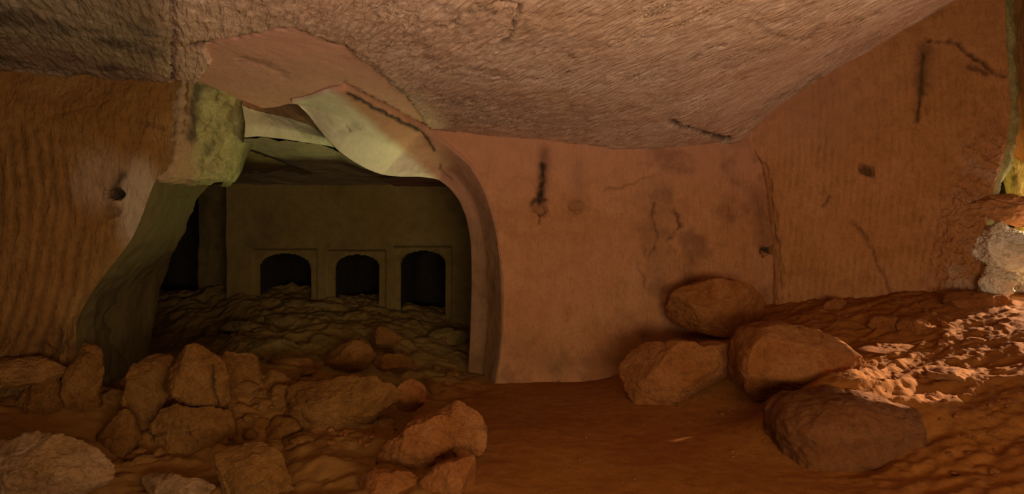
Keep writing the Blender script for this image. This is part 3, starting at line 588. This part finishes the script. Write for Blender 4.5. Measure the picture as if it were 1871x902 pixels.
boulder('boulder', [(284, 700), (290, 660), (312, 638), (335, 633), (362, 648), (388, 668), (396, 720), (398, 752), (350, 762), (295, 762)], 4.05, .26, M_OCHRE, 'peaked ochre boulder on top of the squared block', seed=17, cracks=[([(386, 668), (388, 710), (398, 740)], 3, .8), ([(300, 735), (330, 748)], 3, .6)])
boulder('boulder', [(214, 800), (225, 720), (255, 668), (290, 655), (296, 700), (285, 760), (270, 840), (225, 846)], 4.2, .25, M_OCHRE, 'tall shadowed slab leaning beside the squared ochre block', seed=19)
boulder('boulder', [(380, 700), (392, 668), (420, 645), (448, 650), (468, 676), (470, 720), (440, 742), (392, 738)], 4.75, .22, M_OCHRE, 'rounded ochre rock behind the peaked boulder', cat='rock', seed=21)
boulder('boulder', [(524, 740), (535, 705), (580, 694), (640, 692), (700, 698), (724, 722), (728, 752), (690, 778), (620, 800), (545, 800), (520, 775)], 4.45, .35, M_OCHRE, 'broad low ochre boulder in front of the chamber', seed=23)
boulder('rock', [(718, 728), (728, 702), (752, 694), (775, 712), (778, 742), (752, 756), (722, 752)], 4.75, .13, M_BOULD, 'small knobbly rock at the right end of the broad low boulder', cat='rock', seed=25, sub=5)
boulder('boulder', [(690, 850), (700, 820), (735, 795), (775, 770), (810, 756), (842, 800), (835, 850), (790, 862), (740, 858)], 3.85, .22, M_BOULD, 'wedge-shaped red boulder sloping down towards the left', seed=27, facets=7)
boulder('boulder', [(792, 790), (800, 755), (825, 741), (858, 752), (885, 780), (890, 815), (862, 836), (820, 842), (798, 825)], 3.88, .2, M_BOULD, 'rounded red boulder joined to the wedge-shaped boulder', seed=29)
boulder('boulder', [(762, 900), (790, 868), (830, 845), (860, 840), (868, 870), (866, 920), (800, 950), (760, 940)], 3.45, .16, M_BOULD, 'small reddish rock at the bottom edge under the rounded red boulder', cat='rock', seed=31, sub=5)
boulder('boulder', [(640, 895), (660, 870), (710, 862), (750, 864), (762, 880), (745, 915), (680, 950), (640, 940)], 3.45, .16, M_BOULD, 'flat red rock at the bottom edge under the wedge-shaped boulder', cat='rock', seed=33, sub=5)
boulder('boulder', [(382, 880), (390, 838), (430, 822), (490, 828), (525, 860), (530, 920), (480, 950), (390, 950)], 3.4, .24, M_OCHRE, 'dull brown boulder at the bottom edge right of the squared block', seed=35)
boulder('boulder', [(250, 885), (300, 872), (370, 868), (385, 885), (370, 925), (300, 940), (240, 930)], 3.4, .2, M_GREY, 'low buff rock at the bottom edge under the squared block', cat='rock', seed=36, sub=5)
boulder('boulder', [(20, 790), (24, 715), (50, 692), (90, 690), (100, 730), (92, 800), (50, 815)], 3.95, .16, M_OCHRE, 'upright ochre block under the left wall', seed=37)
boulder('boulder', [(92, 700), (105, 655), (135, 632), (162, 650), (168, 690), (160, 740), (140, 810), (95, 800)], 4.1, .16, M_OCHRE, 'tall crumbling rock at the foot of the left wall edge', seed=39, rough=1.8)
boulder('boulder', [(-60, 700), (-40, 668), (20, 655), (80, 668), (100, 690), (60, 708), (-40, 720)], 3.95, .2, M_LEFT, 'flat ledge of broken rock at the foot of the left wall', seed=41)
boulder('rock', [(165, 735), (180, 700), (230, 690), (262, 712), (255, 750), (190, 765)], 4.6, .2, M_OCHRE, 'greenish brown rock in the shadow beside the tall slab', cat='rock', seed=43, sub=5)
boulder('rock', [(168, 800), (180, 770), (215, 755), (240, 790), (232, 850), (180, 860)], 3.9, .18, M_OCHRE, 'shadowed rock between the buff boulder and the tall slab', cat='rock', seed=44, sub=5)
# slabs on the mound in the chamber
for ol, Y_, dep, lab, sd in [
    ([(388, 612), (400, 596), (440, 586), (480, 590), (498, 606), (470, 620), (400, 624)], 7.35, .3, 'flat slab at the dark corner of the chamber rubble', 81),
    ([(470, 606), (480, 584), (520, 574), (560, 580), (570, 600), (530, 612)], 7.7, .3, 'broken slab in the rubble below the first niche', 82),
    ([(400, 655), (410, 628), (470, 620), (520, 636), (548, 660), (500, 668), (420, 666)], 6.5, .3, 'cracked slab with a dark gap under it behind the rounded ochre rock', 83),
    ([(480, 560), (500, 550), (560, 546), (610, 550), (620, 562), (560, 570)], 8.4, .25, 'pale slab lying against the sill of the first niche', 84),
    ([(560, 640), (570, 618), (610, 612), (640, 626), (636, 646), (590, 654)], 6.9, .22, 'tilted slab in the middle of the chamber rubble', 85)]:
    boulder('slab', ol, Y_, dep, M_CHAMB, lab, cat='slab', seed=sd, sub=5, rough=2.0)
boulder('rock', [(672, 625), (682, 603), (705, 597), (730, 608), (736, 632), (715, 642), (684, 640)], 7.0, .2, M_OCHRE, 'rounded rock in front of the second niche', cat='rock', seed=47, sub=5)
boulder('rock', [(780, 618), (790, 603), (830, 600), (856, 608), (856, 624), (820, 630), (786, 628)], 7.9, .25, M_CHAMB, 'dark flat rock by the foot of the arch pier', cat='rock', seed=49, sub=5)
boulder('rock', [(575, 680), (585, 645), (625, 622), (665, 630), (680, 660), (655, 690), (600, 694)], 6.1, .3, M_OCHRE, 'angular ochre rock in the middle of the chamber mouth', cat='rock', seed=51, sub=5)
boulder('rock', [(680, 682), (690, 655), (725, 645), (755, 660), (750, 682), (715, 688)], 6.4, .22, M_OCHRE, 'flat-based rock between the angular rock and the arch pier', cat='rock', seed=53, sub=5)
boulder('rock', [(460, 700), (480, 665), (530, 655), (575, 672), (580, 705), (520, 722), (470, 722)], 5.5, .28, M_OCHRE, 'broken ochre rock above the broad low boulder', cat='rock', seed=55, sub=5)
boulder('rock', [(540, 590), (560, 572), (610, 570), (640, 590), (625, 612), (560, 612)], 8.0, .3, M_CHAMB, 'dim rock lying below the second niche', cat='rock', seed=57, sub=5)
# rock nubs on the sunlit slope
def ground_Y(px, py):
    rx, rz = (px - CX) / F, -(py - CY) / F; Ys = np.linspace(2.6, 9.2, 400)
    k = np.argmax(CAMZ + rz * Ys < floor_base(rx * Ys, Ys)); return Ys[k]
for nm, ol, bp, dep, lab, sd in [
    ('rock', [(1594, 600), (1600, 582), (1625, 577), (1650, 583), (1662, 602), (1640, 616), (1606, 614)], (1628, 612), .16, 'knob of red rock on the slope behind the rounded boulder', 61),
    ('rock', [(1648, 603), (1655, 585), (1672, 580), (1690, 596), (1720, 612), (1700, 622), (1660, 618)], (1680, 616), .15, 'low red rock beside the knob on the slope', 63),
    ('slab', [(1735, 552), (1760, 532), (1800, 540), (1840, 560), (1860, 578), (1820, 585), (1760, 575)], (1790, 574), .22, 'slanting slab with a bright edge near the cave mouth', 65),
    ('rock', [(1755, 640), (1768, 622), (1795, 616), (1812, 628), (1812, 640), (1780, 646)], (1785, 640), .10, 'small red rock halfway down the sunlit slope', 67),
    ('slab', [(1570, 640), (1600, 628), (1660, 634), (1690, 650), (1640, 658), (1590, 652)], (1630, 654), .16, 'flat slab half buried in the slope right of the rounded boulder', 68),
    ('slab', [(1690, 690), (1730, 672), (1790, 684), (1800, 704), (1740, 712), (1700, 706)], (1740, 706), .16, 'flat slab half buried low on the sunlit slope', 69),
    ('rock', [(1510, 560), (1522, 545), (1545, 545), (1552, 562), (1535, 574), (1515, 572)], (1530, 572), .10, 'dark rock at the foot of the grooved right wall', 70)]:
    boulder(nm, ol, float(ground_Y(*bp)), dep, M_BOULD, lab, cat=nm, seed=sd, sub=5, facets=9)
# bright outcrop in the cave mouth
for ol, Y_, dep, lab, sd in [
    ([(1792, 475), (1800, 430), (1825, 405), (1862, 408), (1880, 455), (1860, 500), (1808, 502)], 6.05, .22, 'pale yellow rock lump at the cave mouth, topmost under the brown ledge', 71),
    ([(1840, 520), (1842, 470), (1860, 448), (1900, 440), (1930, 480), (1925, 540), (1860, 548)], 6.35, .25, 'sunlit whitish rock outcrop at the cave mouth', 72),
    ([(1800, 540), (1800, 500), (1825, 486), (1845, 500), (1850, 535), (1835, 556), (1805, 556)], 5.9, .2, 'creamy rock lump at the foot of the right wall end', 74)]:
    boulder('outcrop', ol, Y_, dep, M_SUNROCK, lab, cat='outcrop', seed=sd, rough=4.0, facets=8)
boulder('outcrop', [(1836, 330), (1842, 250), (1848, 130), (1852, 40), (1880, 10), (1990, 10), (2000, 400), (1930, 470), (1850, 450)], 7.3, .3, M_JAMB, 'rock pillar outside the cave mouth, coloured for yellow-green light', cat='outcrop', seed=73, rough=1.6)
boulder('outcrop', [(1760, 395), (1780, 375), (1815, 364), (1871, 352), (1960, 360), (1960, 404), (1850, 414), (1790, 412)], 6.2, .22, M_RIGHT, 'brown rock ledge under the right wall edge', cat='outcrop', seed=75, rough=2.4)

# ------------------------------------------------------------------ loose stones
random.seed(4)
protos = {}
def stone_mesh(k, mat):
    if (k, mat.name) in protos: return protos[(k, mat.name)]
    D, Fc = ico(3); rr = np.random.RandomState(100 + k); P = D.copy() * np.array([1, rr.uniform(.6, .95), rr.uniform(.4, .75)])
    for _ in range(7):
        nrm = rr.normal(size=3); nrm /= np.linalg.norm(nrm); d = P @ nrm; lim = d.max() * rr.uniform(.55, .8); P -= np.maximum(d - lim, 0)[:, None] * nrm
    P = P * (1 + .10 * fbm(P, 2.2, 3, k * 2.3))[:, None]
    o = mesh_obj('stone', P, Fc, mat); m = o.data; bpy.data.objects.remove(o); protos[(k, mat.name)] = m; return m
def stones(n, region, size, mat, label, group):
    for i in range(n):
        px, py = region[random.randrange(len(region))] if len(region) > 4 else (random.uniform(region[0], region[1]), random.uniform(region[2], region[3]))
        # find the floor point under that pixel by marching
        rx, rz = (px - CX) / F, -(py - CY) / F
        Ys = np.linspace(2.8, 9, 220); g = floor_base(rx * Ys, Ys) ; zz_ = CAMZ + rz * Ys; k = np.argmax(zz_ < g)
        if k == 0: continue
        Y = Ys[k]; X = rx * Y; s = size * random.uniform(.45, 1.25)
        o = bpy.data.objects.new('stone', stone_mesh(random.randrange(8), mat)); C.objects.link(o)
        o.scale = (s, s, s); o.rotation_euler = (random.uniform(-.4, .4), random.uniform(-.4, .4), random.uniform(0, 6.28))
        o.location = (X, Y, float(floor_z(X, Y)[0]) + s * .28)
        o['label'] = label; o['category'] = 'stone'; o['group'] = group
RUB = ['ochre rubble block touching the top right corner of the squared block', 'small ochre rubble block halfway from the squared block to the broad low boulder', 'ochre rubble block against the left end of the broad low boulder',
       'ochre rubble block at the right foot of the squared block', 'ochre rubble block below the left end of the broad low boulder', 'small ochre rubble block right under the rounded ochre rock',
       'flat ochre rubble block above and left of the broad low boulder', 'low ochre rubble block in front of the broad low boulder at its left end', 'rubble block in the shadow left of the tall slab, upper one',
       'rubble block in front of the squared block near the bottom edge', 'dark rubble block right of the buff boulder', 'small rubble block in the dark behind the tall slab', 'rubble block above the flat top of the buff boulder',
       'small rubble block beside the knobbly rock, towards the arch pier', 'rubble block under the right end of the broad low boulder', 'small rubble block in front of the middle of the broad low boulder',
       'thin rubble block under the left wall beside the upright ochre block', 'ochre rubble block behind the dull brown boulder at the bottom edge']
for k, (px, py, w_, h_) in enumerate([(430, 760, 34, 26), (470, 745, 30, 20), (505, 735, 36, 30), (455, 790, 40, 26), (505, 790, 34, 24), (440, 715, 26, 20), (500, 700, 40, 24), (540, 815, 36, 18),
                                     (205, 735, 30, 26), (250, 860, 34, 24), (205, 870, 30, 24), (180, 690, 26, 18), (120, 830, 30, 24), (790, 715, 18, 14), (700, 780, 24, 16), (590, 815, 24, 14), (60, 660, 36, 18), (450, 835, 36, 20)]):
    rr = np.random.RandomState(200 + k); n_ = 9
    ol = [(px + w_ * math.cos(a) * rr.uniform(.8, 1.15), py - h_ * math.sin(a) * rr.uniform(.8, 1.15)) for a in np.linspace(0, 2 * math.pi, n_, endpoint=False)]
    boulder('rubble_block', ol, float(ground_Y(px, min(py + h_ * .5, 895))), .10 + w_ * .0018, M_OCHRE, RUB[k], cat='rubble block', group='broken ochre rubble blocks', seed=200 + k, sub=4, rough=2.0)
stones(34, (400, 560, 700, 830), .055, M_OCHRE, 'small angular stone in the rubble right of the ochre boulders', 'stones in the rubble beside the ochre boulders')
stones(14, (560, 760, 770, 830), .04, M_BOULD, 'small red stone in front of the broad low boulder', 'stones in front of the broad low boulder')
stones(16, (165, 300, 740, 880), .06, M_OCHRE, 'dark stone in the gap beside the tall slab', 'stones beside the tall slab')
stones(26, (400, 850, 620, 700), .07, M_OCHRE, 'dim stone strewn on the chamber floor', 'stones on the chamber floor')
stones(14, (925, 1135, 684, 698), .03, M_BOULD, 'pebble at the foot of the orange back wall', 'pebbles along the back wall')
stones(12, (900, 1400, 745, 890), .016, M_BOULD, 'tiny pebble on the open earth floor', 'pebbles on the open floor')
stones(14, (1560, 1865, 560, 610), .035, M_BOULD, 'small reddish stone on the upper part of the sunlit slope', 'stones on the upper sunlit slope')
stones(16, (1580, 1865, 612, 720), .035, M_BOULD, 'small reddish stone on the lower part of the sunlit slope', 'stones on the lower sunlit slope')
stones(14, (1200, 1440, 690, 760), .025, M_BOULD, 'pebble around the feet of the red boulders', 'pebbles around the red boulders')
stones(18, (1690, 1871, 730, 890), .03, M_BOULD, 'stone on the floor right of the dark flat-topped boulder', 'stones right of the flat-topped boulder')
